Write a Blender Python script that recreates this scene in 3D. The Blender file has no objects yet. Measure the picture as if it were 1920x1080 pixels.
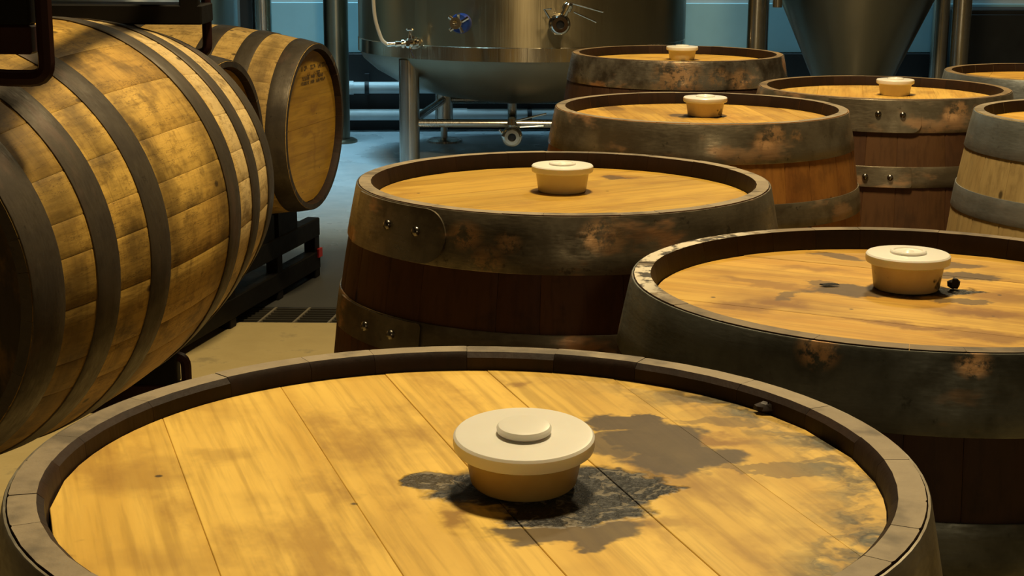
import bpy, math, random
from mathutils import Vector, Matrix

# ------------------------------------------------------------------ scene, camera, light
sc = bpy.context.scene
COL = sc.collection
R = math.radians

cam_d = bpy.data.cameras.new('camera')
cam = bpy.data.objects.new('camera', cam_d)
COL.objects.link(cam)
cam_d.sensor_width = 36
cam_d.lens = 2946.4 / 1920 * 36
cam_d.clip_start = .05
cam.matrix_world = Matrix.Translation((0, 0, 1.289)) @ Matrix.Rotation(R(90 - 12.9096), 4, 'X') @ Matrix.Rotation(R(.33), 4, 'Z')
sc.camera = cam

world = bpy.data.worlds.new('world')
sc.world = world
world.use_nodes = True
bg = world.node_tree.nodes['Background']
bg.inputs[0].default_value = (1.0, .78, .5, 1)
bg.inputs[1].default_value = .006

sc.view_settings.view_transform = 'Standard'
sc.view_settings.look = 'None'
sc.view_settings.gamma = 1
sc.view_settings.use_curve_mapping = False
sc.view_settings.exposure = 0.0

WARM = (1.0, .785, .44)
COOL = (.40, .78, 1.0)


def area(name, loc, size, power, color, target=None, size_y=None, spread=180):
    d = bpy.data.lights.new(name, 'AREA')
    d.energy = power
    d.color = color
    d.spread = R(spread)
    d.shape = 'RECTANGLE' if size_y else 'DISK'
    d.size = size
    if size_y:
        d.size_y = size_y
    o = bpy.data.objects.new(name, d)
    o.location = loc
    COL.objects.link(o)
    if target is not None:
        v = Vector(target) - Vector(loc)
        o.rotation_euler = v.to_track_quat('-Z', 'Y').to_euler()
    return o


area('warm_lamp', (.25, 2.55, 4.3), .5, 190, WARM)
area('warm_lamp', (1.3, 6.0, 4.3), .6, 80, WARM)
area('warm_lamp', (.5, -2.2, 2.1), .3, 7, WARM, target=(.5, 2.5, .8))  # unseen lamp behind the camera, added for glints on the hoops
area('daylight_fill', (-1.3, 8.8, 4.4), 1.8, 46, COOL, target=(-1.25, 8.85, 0), size_y=1.4, spread=60)
area('daylight_fill', (.8, 9.98, 3.4), 4.2, 30, COOL, target=(.8, 10.35, .4), size_y=.25, spread=100)  # unseen strip added behind the tank to wash the wall with cool light

# ------------------------------------------------------------------ node helpers


class Mat:
    def __init__(self, name):
        self.m = bpy.data.materials.new(name)
        self.m.use_nodes = True
        self.t = self.m.node_tree
        self.bsdf = self.t.nodes['Principled BSDF']

    def set(self, **kw):
        for k, v in kw.items():
            self.link(self.bsdf.inputs[k.replace('_', ' ')], v)

    def link(self, sock, v):
        if isinstance(v, bpy.types.NodeSocket):
            self.t.links.new(v, sock)
        elif isinstance(v, (tuple, list)) and len(v) == 3 and sock.type == 'RGBA':
            sock.default_value = (*v, 1)
        else:
            sock.default_value = v

    def n(self, kind, out=0, props=None, **ins):
        nd = self.t.nodes.new('ShaderNode' + kind)
        for k, v in (props or {}).items():
            setattr(nd, k, v)
        for k, v in ins.items():
            if k[0] == 'i' and k[1:].isdigit():
                s = nd.inputs[int(k[1:])]
            else:
                s = nd.inputs[k]
            self.link(s, v)
        return nd.outputs[out]

    def obj(self):
        return self.n('TexCoord', 3)

    def math(self, op, a, b=0.0, c=0.0, clamp=False):
        return self.n('Math', 0, dict(operation=op, use_clamp=clamp), i0=a, i1=b, i2=c)

    def vmath(self, op, a, b=(0, 0, 0)):
        return self.n('VectorMath', 0, dict(operation=op), i0=a, i1=b)

    def length(self, a):
        return self.n('VectorMath', 1, dict(operation='LENGTH'), i0=a)

    def vscale(self, a, s):
        return self.n('VectorMath', 0, dict(operation='SCALE'), i0=a, Scale=s)

    def mapping(self, v, loc=(0, 0, 0), rot=(0, 0, 0), scale=(1, 1, 1), kind='POINT'):
        return self.n('Mapping', 0, dict(vector_type=kind), Vector=v, Location=loc, Rotation=rot, Scale=scale)

    def noise(self, v, scale=5.0, detail=3.0, rough=.55, out=0):
        return self.n('TexNoise', out, Vector=v, Scale=scale, Detail=detail, Roughness=rough)

    def ramp(self, f, a, b, lo=0.0, hi=1.0):
        return self.n('MapRange', 0, dict(interpolation_type='SMOOTHSTEP'), i0=f, i1=a, i2=b, i3=lo, i4=hi)

    def mix(self, f, a, b, mode='MIX'):
        return self.n('Mix', 2, dict(data_type='RGBA', blend_type=mode), i0=f, i6=a, i7=b)

    def bump(self, h, strength=.3, dist=.002):
        return self.n('Bump', 0, Strength=strength, Distance=dist, Height=h)

    def sep(self, v, k):
        return self.n('SeparateXYZ', k, Vector=v)

    def piece(self):
        """three random numbers stored per object in its colour"""
        c = self.n('ObjectInfo', 1)
        return [self.n('SeparateColor', k, Color=c) for k in range(3)], c


def plain(name, col, rough=.5, metal=0.0, noise_amt=.15, nscale=12, bump=0.0, **kw):
    M = Mat(name)
    v = M.obj()
    n = M.noise(v, nscale, 4)
    d = tuple(c * (1 - noise_amt) for c in col)
    b = tuple(min(1, c * (1 + noise_amt)) for c in col)
    M.set(Base_Color=M.mix(n, d, b), Metallic=metal, **kw)
    M.set(Roughness=M.ramp(n, .2, .8, max(.02, rough - .06), rough + .06))
    if bump:
        M.set(Normal=M.bump(M.noise(v, nscale * 8, 3), bump, .001))
    return M.m


def head_mat(name, theta, light, dark, grey=(), mould=(), brown=(), edge=0.0, speck=.5, seed=0.0, vary=.5):
    """oak head board: grain along the board, stains where they lie on the head"""
    M = Mat(name)
    v = M.obj()
    (r, g, b), _ = M.piece()
    off = M.n('CombineXYZ', 0, X=M.math('MULTIPLY', r, 3.1), Y=M.math('MULTIPLY', g, 5.7), Z=M.math('MULTIPLY_ADD', b, 9.0, seed))
    rv = M.mapping(v, rot=(0, 0, -theta))
    gv = M.vmath('ADD', rv, off)
    fine = M.noise(M.mapping(gv, scale=(150, 7, 1)), 1.0, 3)
    broad = M.noise(M.mapping(gv, scale=(22, 2.2, 1)), 1.0, 4)
    blot = M.noise(gv, 9, 4)
    col = M.mix(M.ramp(broad, .3, .72), light, dark)
    col = M.mix(M.math('MULTIPLY', M.ramp(fine, .42, .72), .5), col, tuple(c * .62 for c in dark))
    col = M.mix(M.math('MULTIPLY', M.ramp(M.noise(M.mapping(gv, scale=(1, .45, 1)), 15, 5, .62), .50, .70), .55), col, (.27, .13, .020))
    col = M.mix(M.math('MULTIPLY', M.ramp(blot, .50, .74), .5), col, (.27, .135, .022))
    val = M.math('MULTIPLY_ADD', r, vary * .5, 1 - vary * .3)
    col = M.mix(1.0, col, M.n('CombineColor', 0, i0=val, i1=val, i2=val), 'MULTIPLY')
    flat = M.vmath('MULTIPLY', v, (1, 1, 0))
    w1 = M.vscale(M.vmath('SUBTRACT', M.noise(M.vmath('ADD', flat, (seed, 0, 0)), 22, 4, .6, out=1), (.5, .5, .5)), .075)
    sv = M.vmath('MULTIPLY', M.vmath('ADD', flat, w1), (1, 1, 0))

    def blobs(lst, soft=.75):
        tot = None
        for (x, y, rx, ry, rot, s) in lst:
            q = M.mapping(sv, loc=(x, y, 0), rot=(0, 0, R(rot)), scale=(rx, ry, 1), kind='TEXTURE')
            k = M.math('MULTIPLY', M.ramp(M.length(q), soft, 1.05, 1.0, 0.0), s)
            tot = k if tot is None else M.math('MAXIMUM', tot, k)
        return tot
    height = M.math('MULTIPLY', fine, .4)
    rough = .5
    if brown:
        k = blobs(brown, .25)
        col = M.mix(k, col, M.mix(broad, (.17, .075, .012), (.27, .125, .02)))
    if grey:
        k = blobs(grey)
        gn = M.noise(sv, 60, 4)
        col = M.mix(M.math('MULTIPLY', k, .93), col, M.mix(gn, (.030, .021, .016), (.085, .058, .036)))
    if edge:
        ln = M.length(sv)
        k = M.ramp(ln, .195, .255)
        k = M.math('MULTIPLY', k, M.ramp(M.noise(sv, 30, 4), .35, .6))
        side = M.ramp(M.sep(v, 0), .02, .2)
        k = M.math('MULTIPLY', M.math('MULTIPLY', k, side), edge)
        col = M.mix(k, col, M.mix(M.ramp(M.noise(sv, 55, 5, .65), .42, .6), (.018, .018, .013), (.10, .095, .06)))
    if mould:
        k = blobs(mould)
        mn = M.noise(sv, 95, 5, .65)
        mc = M.mix(M.ramp(mn, .52, .62), (.005, .004, .0035), (.15, .125, .085))
        col = M.mix(k, col, mc)
        height = M.math('ADD', height, M.math('MULTIPLY', M.math('MULTIPLY', k, mn), 6.0))
    if speck:
        vo = M.n('TexVoronoi', 0, Vector=flat, Scale=30.0)
        vc = M.n('TexVoronoi', 1, Vector=flat, Scale=30.0)
        sel = M.math('GREATER_THAN', M.n('SeparateColor', 0, Color=vc), 1 - speck * .3)
        k = M.math('MULTIPLY', M.ramp(vo, .045, .10, 1.0, 0.0), sel)
        col = M.mix(M.math('MULTIPLY', k, .85), col, (.022, .014, .008))
    M.set(Base_Color=col, Roughness=rough, Normal=M.bump(height, .35, .0015))
    M.bsdf.inputs['Specular IOR Level'].default_value = .3
    return M.m


def stave_mat(name, light, dark, blotch=(.05, .03, .012), blot_amt=.5, bands=(), band_amt=.8, saw=0.0, seed=0.0, pale_end=None):
    M = Mat(name)
    v = M.obj()
    (r, g, b), _ = M.piece()
    off = M.n('CombineXYZ', 0, X=M.math('MULTIPLY', r, 3.1), Y=M.math('MULTIPLY', g, 5.7), Z=M.math('MULTIPLY_ADD', b, 9.0, seed))
    gv = M.vmath('ADD', v, off)
    fine = M.noise(M.mapping(gv, scale=(110, 110, 7)), 1.0, 3)
    broad = M.noise(M.mapping(gv, scale=(11, 11, 4.5)), 1.0, 4)
    col = M.mix(M.ramp(M.math('MULTIPLY_ADD', r, .3, M.math('MULTIPLY', broad, .8)), .3, .85), light, dark)
    col = M.mix(M.math('MULTIPLY', M.ramp(fine, .45, .75), .4), col, tuple(c * .5 for c in dark))
    if saw:
        sw = M.noise(M.mapping(gv, scale=(9, 9, 190)), 1.0, 2)
        col = M.mix(M.math('MULTIPLY', M.ramp(sw, .5, .75), saw), col, tuple(c * .5 for c in dark))
    if pale_end:
        col = M.mix(M.ramp(M.sep(v, 2), pale_end[0], pale_end[1], 0, .75), col, M.mix(broad, (.72, .56, .28), (.52, .37, .16)))  # staves turn paler along the axis, between the two given heights
    blot = M.noise(M.vmath('ADD', gv, (3, 3, 3)), 13, 5, .62)
    col = M.mix(M.math('MULTIPLY', M.ramp(blot, .50, .70), blot_amt), col, blotch)
    pat = M.noise(M.vmath('ADD', v, (seed, 7, 3)), 7, 5, .6)
    if bands:
        z = M.sep(v, 2)
        zz = M.math('ADD', z, M.math('MULTIPLY', M.math('SUBTRACT', M.noise(gv, 18, 4), .5), .08))
        tot = None
        for (a, w) in bands:
            k = M.ramp(M.math('ABSOLUTE', M.math('SUBTRACT', zz, a)), 0.0, w, 1.0, 0.0)
            tot = k if tot is None else M.math('MAXIMUM', tot, k)
        k = M.math('MULTIPLY', M.math('MULTIPLY', tot, M.ramp(pat, .3, .62)), band_amt)
        col = M.mix(k, col, tuple(c * .55 for c in blotch))
    sp = M.n('TexVoronoi', 0, Vector=M.mapping(v, scale=(1, 1, .6)), Scale=22.0)
    spc = M.n('SeparateColor', 0, Color=M.n('TexVoronoi', 1, Vector=M.mapping(v, scale=(1, 1, .6)), Scale=22.0))
    k = M.math('MULTIPLY', M.ramp(sp, .07, .16, 1.0, 0.0), M.math('GREATER_THAN', spc, .72))
    col = M.mix(M.math('MULTIPLY', k, .8), col, (.015, .009, .005))
    if saw:
        mot = M.noise(M.mapping(M.vmath('ADD', gv, (1, 2, 5)), scale=(1, 1, .55)), 48, 7, .72)
        col = M.mix(M.ramp(mot, .50, .68, 0, .62), col, tuple(c * .42 for c in dark))
        crack = M.noise(M.mapping(M.vmath('ADD', v, (seed, 1, 9)), scale=(26, 26, 2.6)), 1.0, 6, .7)
        col = M.mix(M.ramp(M.math('ABSOLUTE', M.math('SUBTRACT', crack, .5)), .0, .006, .7, 0), col, (.05, .025, .010))
    M.set(Base_Color=col, Roughness=.6, Normal=M.bump(M.math('ADD', fine, M.math('MULTIPLY', blot, .6)), .35, .0015))
    M.bsdf.inputs['Specular IOR Level'].default_value = .25
    return M.m


def rim_mat(name, a, b, residue=0.0):
    """weathered end grain on top of the staves"""
    M = Mat(name)
    v = M.obj()
    (r, g, bb), _ = M.piece()
    n = M.noise(v, 60, 5, .65)
    n2 = M.noise(v, 14, 4)
    col = M.mix(M.math('MULTIPLY_ADD', r, .35, M.math('MULTIPLY', n, .7)), a, b)
    col = M.mix(M.ramp(n2, .52, .68, 0, .7), col, tuple(c * .3 for c in a))
    if residue:
        w = M.math('SUBTRACT', M.math('MULTIPLY', M.sep(v, 1), .45), M.sep(v, 0))
        w = M.ramp(w, .20, .27)
        k = w
        k = M.math('MULTIPLY', k, M.ramp(M.noise(v, 38, 5, .6), .47, .55))
        k2 = M.ramp(M.noise(v, 21, 3), .47, .52)
        col = M.mix(M.math('MULTIPLY', M.math('MULTIPLY', w, k2), .9), col, (.02, .015, .01))
        col = M.mix(M.math('MULTIPLY', k, residue), col, (.62, .55, .42))
    M.set(Base_Color=col, Roughness=.7, Normal=M.bump(n, .5, .002))
    return M.m


def hoop_mat(name, base, dirt, rust=(.30, .12, .035), rust_amt=.35, metal=.75, rough=.45, seed=0.0, copper_spots=()):
    M = Mat(name)
    v = M.obj()
    vv = M.vmath('ADD', v, (seed, seed * .7, 0))
    n = M.noise(vv, 11, 5, .62)
    n2 = M.noise(M.mapping(vv, scale=(1, 1, 2.2)), 7, 4, .6)
    fine = M.noise(M.mapping(vv, scale=(1, 1, 5)), 60, 3)
    col = M.mix(M.ramp(n, .35, .65), base, dirt)
    rk = M.ramp(n2, .55, .68)
    wk = None
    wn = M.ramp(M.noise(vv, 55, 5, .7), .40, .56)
    for (an, zz, rad, amt) in copper_spots:  # copper-coloured spots at set angles, slightly smoother than the hoop
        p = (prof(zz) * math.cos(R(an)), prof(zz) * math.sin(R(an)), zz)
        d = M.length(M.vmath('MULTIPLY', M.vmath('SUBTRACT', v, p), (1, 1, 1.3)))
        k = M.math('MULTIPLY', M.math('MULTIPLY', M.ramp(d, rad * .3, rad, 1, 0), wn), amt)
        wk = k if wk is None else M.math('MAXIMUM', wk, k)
    col = M.mix(M.math('MULTIPLY', rk, rust_amt), col, rust)
    col = M.mix(M.ramp(M.noise(vv, 42, 4, .7), .62, .72, 0, .6), col, tuple(c * .35 for c in dirt))
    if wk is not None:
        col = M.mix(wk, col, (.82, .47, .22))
    M.set(Base_Color=col, Metallic=M.math('MULTIPLY_ADD', rk, -metal * .8 * min(1, rust_amt * 1.3), metal), Roughness=M.ramp(M.math('ADD', M.math('MULTIPLY', n, .6), M.math('MULTIPLY', fine, .4)), .3, .7, rough - .12, rough + .16))
    if wk is not None:
        rs = M.bsdf.inputs['Roughness']
        M.set(Roughness=M.math('SUBTRACT', rs.links[0].from_socket, M.math('MULTIPLY', wk, .08)))
    M.set(Normal=M.bump(M.math('ADD', n, M.math('MULTIPLY', fine, .3)), .18, .003))
    return M.m


def brushed(name, col, rough=.3, streak=(1, 1, .02), scale=160, aniso=.8):
    M = Mat(name)
    v = M.obj()
    s = M.noise(M.mapping(v, scale=streak), scale, 3)
    n = M.noise(v, 2.5, 3)
    M.set(Base_Color=M.mix(n, tuple(c * .85 for c in col), col), Metallic=1.0)
    M.set(Roughness=M.ramp(M.math('ADD', M.math('MULTIPLY', s, .5), M.math('MULTIPLY', n, .5)), .3, .7, rough - .07, rough + .09))
    M.set(Anisotropic=aniso, Anisotropic_Rotation=.25)
    M.set(Tangent=M.n('Tangent', 0, dict(direction_type='RADIAL', axis='Z')))
    return M.m


# ------------------------------------------------------------------ mesh helpers
TAGS = []


class MB:
    def __init__(self):
        self.v, self.f, self.mi = [], [], []

    def add(self, verts, faces, mi=0):
        o = len(self.v)
        self.v += [tuple(p) for p in verts]
        self.f += [tuple(i + o for i in f) for f in faces]
        self.mi += ([mi] * len(faces) if isinstance(mi, int) else list(mi))
        return self

    def box(self, lo, hi, mi=0, bevel=0.0, M=None):
        (x0, y0, z0), (x1, y1, z1) = lo, hi
        if bevel <= 0:
            vs = [(x, y, z) for z in (z0, z1) for y in (y0, y1) for x in (x0, x1)]
            fs = [(0, 2, 3, 1), (4, 5, 7, 6), (0, 1, 5, 4), (2, 6, 7, 3), (0, 4, 6, 2), (1, 3, 7, 5)]
        else:
            b = bevel
            vs, idx = [], {}
            for sx in (0, 1):
                for sy in (0, 1):
                    for sz in (0, 1):
                        X, Y, Z = (x0, x1)[sx], (y0, y1)[sy], (z0, z1)[sz]
                        dx, dy, dz = (b, -b)[sx], (b, -b)[sy], (b, -b)[sz]
                        idx[sx, sy, sz] = len(vs)
                        vs += [(X, Y + dy, Z + dz), (X + dx, Y, Z + dz), (X + dx, Y + dy, Z)]
            fs = []

            def face(axis, s):
                o = [k for k in range(3) if k != axis]
                q = []
                for p, r in ((0, 0), (1, 0), (1, 1), (0, 1)):
                    key = [0, 0, 0]
                    key[axis] = s
                    key[o[0]] = p
                    key[o[1]] = r
                    q.append(idx[tuple(key)] + axis)
                flip = (axis == 1)
                if (s == 0) != flip:
                    q.reverse()
                fs.append(tuple(q))
            for ax in range(3):
                for s in (0, 1):
                    face(ax, s)
            for ax in range(3):
                o = [k for k in range(3) if k != ax]
                for p in (0, 1):
                    for r in (0, 1):
                        k0, k1 = [0, 0, 0], [0, 0, 0]
                        k0[o[0]] = k1[o[0]] = p
                        k0[o[1]] = k1[o[1]] = r
                        k1[ax] = 1
                        fs.append((idx[tuple(k0)] + o[0], idx[tuple(k1)] + o[0], idx[tuple(k1)] + o[1], idx[tuple(k0)] + o[1]))
            for k in idx.values():
                fs.append((k, k + 1, k + 2))
        if M is not None:
            vs = [tuple(M @ Vector(p)) for p in vs]
        return self.add(vs, fs, mi)

    def lathe(self, prof, seg=32, M=None, mi=0, a0=0.0):
        """prof: list of (r, z); r == 0 closes with a point"""
        vs, rings = [], []
        for (r, z) in prof:
            if r <= 1e-9:
                rings.append([len(vs)])
                vs.append((0, 0, z))
            else:
                rings.append(list(range(len(vs), len(vs) + seg)))
                vs += [(r * math.cos(a0 + 2 * math.pi * k / seg), r * math.sin(a0 + 2 * math.pi * k / seg), z) for k in range(seg)]
        fs = []
        for A, B in zip(rings, rings[1:]):
            if len(A) == 1 and len(B) == 1:
                continue
            for k in range(seg):
                k2 = (k + 1) % seg
                if len(A) == 1:
                    fs.append((A[0], B[k], B[k2])[::-1])
                elif len(B) == 1:
                    fs.append((A[k], A[k2], B[0]))
                else:
                    fs.append((A[k], A[k2], B[k2], B[k]))
        if M is not None:
            vs = [tuple(M @ Vector(p)) for p in vs]
        return self.add(vs, fs, mi)

    def tube(self, pts, r, seg=10, fillet=0.0, square=False, mi=0):
        P = [Vector(p) for p in pts]
        if fillet > 0 and len(P) > 2:
            Q = [P[0]]
            for a, b, c in zip(P, P[1:], P[2:]):
                d1, d2 = (a - b), (c - b)
                t = min(fillet, d1.length * .48, d2.length * .48)
                s, e = b + d1.normalized() * t, b + d2.normalized() * t
                for k in range(6):
                    u = k / 5
                    Q.append(s * (1 - u) ** 2 + b * 2 * u * (1 - u) + e * u * u)
            Q.append(P[-1])
            P = Q
        T = []
        for i in range(len(P)):
            a, b = P[max(i - 1, 0)], P[min(i + 1, len(P) - 1)]
            T.append((b - a).normalized())
        up = Vector((0, 0, 1)) if abs(T[0].z) < .9 else Vector((0, 1, 0))
        n = (up - T[0] * up.dot(T[0])).normalized()
        vs, fs = [], []
        if square:
            seg = 4
        for i, p in enumerate(P):
            n = (n - T[i] * n.dot(T[i])).normalized()
            bb = T[i].cross(n)
            for k in range(seg):
                a = 2 * math.pi * (k + (.5 if square else 0)) / seg
                rr = r * (math.sqrt(2) if square else 1)
                vs.append(tuple(p + (n * math.cos(a) + bb * math.sin(a)) * rr))
        for i in range(len(P) - 1):
            for k in range(seg):
                k2 = (k + 1) % seg
                fs.append((i * seg + k, i * seg + k2, (i + 1) * seg + k2, (i + 1) * seg + k))
        fs.append(tuple(range(seg))[::-1])
        fs.append(tuple(range((len(P) - 1) * seg, len(P) * seg)))
        return self.add(vs, fs, mi)

    def build(self, name, mats, parent=None, sharp=35, loc=None, color=None):
        me = bpy.data.meshes.new(name)
        me.from_pydata(self.v, [], self.f)
        if not isinstance(mats, (list, tuple)):
            mats = [mats]
        for m in mats:
            me.materials.append(m)
        me.polygons.foreach_set('material_index', self.mi)
        me.polygons.foreach_set('use_smooth', [True] * len(me.polygons))
        me.update()
        if sharp is not None:
            me.set_sharp_from_angle(angle=R(sharp))
        o = bpy.data.objects.new(name, me)
        COL.objects.link(o)
        if loc is not None:
            o.location = loc
        if parent is not None:
            o.parent = parent
        if color is not None:
            o.color = (*color, 1)
        return o


def thing(name, label, cat, loc=(0, 0, 0), group=None, M=None):
    o = bpy.data.objects.new(name, None)
    o.empty_display_size = .1
    COL.objects.link(o)
    if M is not None:
        o.matrix_world = M
    else:
        o.location = loc
    return tag(o, label, cat, group)


def tag(o, label, cat, group=None):
    o['label'] = label
    o['category'] = cat
    if group:
        o['group'] = group
    return o


def structure(o):
    o['kind'] = 'structure'
    return o


def axis_matrix(p, a):
    """frame with local z along a, local y as near up as it can be, origin p"""
    a = Vector(a).normalized()
    u = Vector((0, 0, 1)).cross(a)
    u = u.normalized() if u.length > 1e-6 else Vector((1, 0, 0))
    w = a.cross(u)
    m = Matrix((u, w, a)).transposed().to_4x4()
    m.translation = Vector(p)
    return m


# ------------------------------------------------------------------ materials
m_concrete = Mat('floor_concrete')
M = m_concrete
v = M.obj()
n1, n2, n3 = M.noise(v, 1.6, 5), M.noise(v, 9, 5, .6), M.noise(v, 70, 3)
y = M.math('ADD', M.sep(v, 1), M.math('MULTIPLY', M.math('SUBTRACT', n1, .5), .5))
wet = M.ramp(M.sep(v, 1), 5.285, 5.305)
dry = M.mix(n2, (.38, .29, .125), (.50, .39, .18))
dry = M.mix(M.ramp(n2, .58, .72, 0, .6), dry, (.22, .18, .10))
pud = M.ramp(n1, .42, .56)
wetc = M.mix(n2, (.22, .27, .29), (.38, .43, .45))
wetc = M.mix(M.math('MULTIPLY', M.ramp(y, 7.0, 6.2), .92), wetc, (.030, .024, .016))  # dark reflection beside the rack put into the wet floor colour
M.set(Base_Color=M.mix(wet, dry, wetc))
far = M.ramp(y, 5.9, 6.6)
rw = M.math('MULTIPLY_ADD', far, M.ramp(pud, 0, 1, .10, -.12), .36)
M.set(Roughness=M.math('ADD', M.math('MULTIPLY', M.math('SUBTRACT', 1.0, wet), .29), rw))
M.set(Specular_IOR_Level=M.ramp(y, 5.6, 6.6, .15, .5))
M.set(Normal=M.bump(M.math('MULTIPLY', M.math('ADD', n2, n3), M.math('SUBTRACT', 1.05, wet)), .3, .003))
m_concrete = M.m

m_wall = plain('wall_paint_grey', (.50, .52, .50), .7, nscale=3)
m_blue = plain('wall_paint_blue', (.34, .58, .64), .55, nscale=4, noise_amt=.12)
m_black = plain('black_base', (.012, .012, .012), .6)
m_blackbox = plain('black_cabinet_paint', (.010, .010, .009), .5)
m_pvc = plain('white_plastic_pipe', (.62, .66, .66), .4, nscale=8)
m_grate = plain('grate_iron', (.035, .030, .020), .6, .3, nscale=40)
m_drain = plain('drain_channel', (.008, .008, .007), .8)
m_steel = brushed('stainless_brushed', (.36, .29, .17), .37)
m_steel_dark = brushed('stainless_dull', (.24, .205, .14), .36)
m_band = brushed('stainless_polished_band', (.60, .52, .38), .2)
m_leg = brushed('stainless_leg', (.55, .52, .46), .22, streak=(1, 1, .01), scale=220)
m_chrome = plain('polished_steel', (.72, .68, .60), .10, 1.0, noise_amt=.08)
m_bore = plain('valve_bore', (.01, .01, .012), .4)
m_bluehandle = plain('blue_plastic', (.012, .045, .22), .35)
m_hose = plain('clear_hose', (.62, .52, .38), .4)
m_rack = plain('maroon_rack_paint', (.026, .0075, .007), .5, nscale=25, noise_amt=.3, bump=.15, Specular_IOR_Level=.2)
m_rackblack = plain('black_rack_paint', (.007, .006, .005), .6, nscale=25, noise_amt=.3, bump=.15, Specular_IOR_Level=.12)
m_red = plain('red_tag', (.45, .02, .02), .4)
m_ink = plain('stamp_ink', (.06, .035, .012), .8)
m_rivet = plain('rivet_steel', (.26, .23, .19), .25, 1.0)
m_mould = plain('black_mould_lump', (.010, .008, .007), .8, nscale=60, bump=.5)
m_chip = plain('bark_chip', (.020, .010, .007), .6, nscale=80, noise_amt=.6)

M = Mat('silicone')
v = M.obj()
z = M.sep(v, 2)
n = M.noise(v, 60, 4)
M.set(Base_Color=M.mix(n, (.62, .50, .30), (.70, .60, .40)), Roughness=.34)
M.set(Subsurface_Weight=.35, Subsurface_Radius=(.012, .007, .003), Subsurface_Scale=1.0)
m_sil = M.m
M = Mat('silicone_amber')
v = M.obj()
n = M.noise(v, 60, 4)
M.set(Base_Color=M.mix(n, (.46, .30, .10), (.56, .40, .16)), Roughness=.36)
M.set(Subsurface_Weight=.3, Subsurface_Radius=(.012, .007, .003), Subsurface_Scale=1.0)
m_sil_amber = M.m
M = Mat('silicone_lid')
v = M.obj()
n = M.noise(v, 40, 4)
M.set(Base_Color=M.mix(n, (.76, .73, .66), (.82, .80, .74)), Roughness=.3)
M.set(Subsurface_Weight=.25, Subsurface_Radius=(.010, .007, .004), Subsurface_Scale=1.0)
m_sil_lid = M.m
M = Mat('silicone_dirty')
v = M.obj()
n = M.noise(v, 110, 4, .6)
n2 = M.noise(v, 45, 3)
c = M.mix(n, (.58, .42, .20), (.68, .54, .32))
c = M.mix(M.math('MULTIPLY', M.ramp(n2, .60, .67), .9), c, (.05, .03, .015))
M.set(Base_Color=c, Roughness=.4, Subsurface_Weight=.3, Subsurface_Radius=(.012, .007, .003), Subsurface_Scale=1.0)
m_sil_dirty = M.m

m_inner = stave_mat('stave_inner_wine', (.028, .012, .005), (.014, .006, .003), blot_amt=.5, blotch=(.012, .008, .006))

# ------------------------------------------------------------------ the room
b = MB()
X0, X1 = -4.2, 4.8
D0, D1 = 5.088, 5.308          # drain channel
GX0, GX1 = -1.80, .30          # ends of the drain channel
b.add([(X0, -2.5, 0), (X1, -2.5, 0), (X1, D0, 0), (X0, D0, 0), (X0, D1, 0), (X1, D1, 0), (X1, 11.2, 0), (X0, 11.2, 0),
       (GX0, D0, 0), (GX1, D0, 0), (GX1, D1, 0), (GX0, D1, 0), (GX0, D0, -.12), (GX1, D0, -.12), (GX1, D1, -.12), (GX0, D1, -.12)],
      [(0, 1, 2, 9, 8, 3), (4, 11, 10, 5, 6, 7), (3, 8, 11, 4), (9, 2, 5, 10),
       (8, 9, 13, 12), (12, 13, 14, 15), (15, 14, 10, 11), (8, 12, 15, 11), (9, 10, 14, 13)], [0] * 4 + [1] * 5)
structure(b.build('floor', [m_concrete, m_drain], sharp=None))

WR = Matrix.Translation((0, 10.29, 0)) @ Matrix.Rotation(R(4.43), 4, 'Z')
b = MB().box((-4.6, .03, 0), (5.0, .23, 4.6), M=WR)
structure(b.build('wall_back', m_wall))
b = MB().box((-4.6, .0, .498), (5.0, .03, .818), M=WR, bevel=.004)
structure(b.build('trim_1', m_blue))['label'] = 'light blue painted band along the back wall'
b = MB().box((-4.6, -.02, 0), (5.0, .03, .494), M=WR, bevel=.004)
structure(b.build('baseboard_back', m_black))['label'] = 'black base of the back wall'
m_side = plain('side_wall_dark', (.10, .085, .065), .8, nscale=3)
structure(MB().box((X0 - .2, -2.5, 0), (X0, 11, 4.6)).build('wall_left', m_side))
structure(MB().box((X1, -2.5, 0), (X1 + .2, 11.2, 4.6)).build('wall_right', m_side))
structure(MB().box((X0 - .2, -2.5, 4.6), (X1 + .2, 11.2, 4.75)).build('ceiling', plain('ceiling_paint', (.16, .14, .12), .8)))

# drain grate: long bars and cross bars, each a piece
gr = thing('drain_grate', 'black iron drain grate set flush across the concrete floor', 'grate', (-.6, D0, 0))
for k in range(7):
    yy = .012 + k * (.196 / 6)
    MB().box((-1.2, yy - .0035, -.024), (.9, yy + .0035, -.002)).build('bar', m_grate, gr)
for k in range(17):
    xx = -1.13 + k * .117 + .063
    s = .03
    bm = MB()
    bm.add([(xx - .004, .002, -.02), (xx + .004, .002, -.02), (xx + s + .004, .218, -.02), (xx + s - .004, .218, -.02),
            (xx - .004, .002, 0), (xx + .004, .002, 0), (xx + s + .004, .218, 0), (xx + s - .004, .218, 0)],
           [(3, 2, 1, 0), (4, 5, 6, 7), (0, 1, 5, 4), (1, 2, 6, 5), (2, 3, 7, 6), (3, 0, 4, 7)])
    bm.build('cross_bar', plain('grate_cross_iron', (.16, .135, .09), .6, .2) if k == 0 else bpy.data.materials['grate_cross_iron'], gr)

# white pipes along the back wall
WI = WR.to_3x3()


def wall_pt(x, dy, z):
    return WR @ Vector((x, dy, z))


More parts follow.
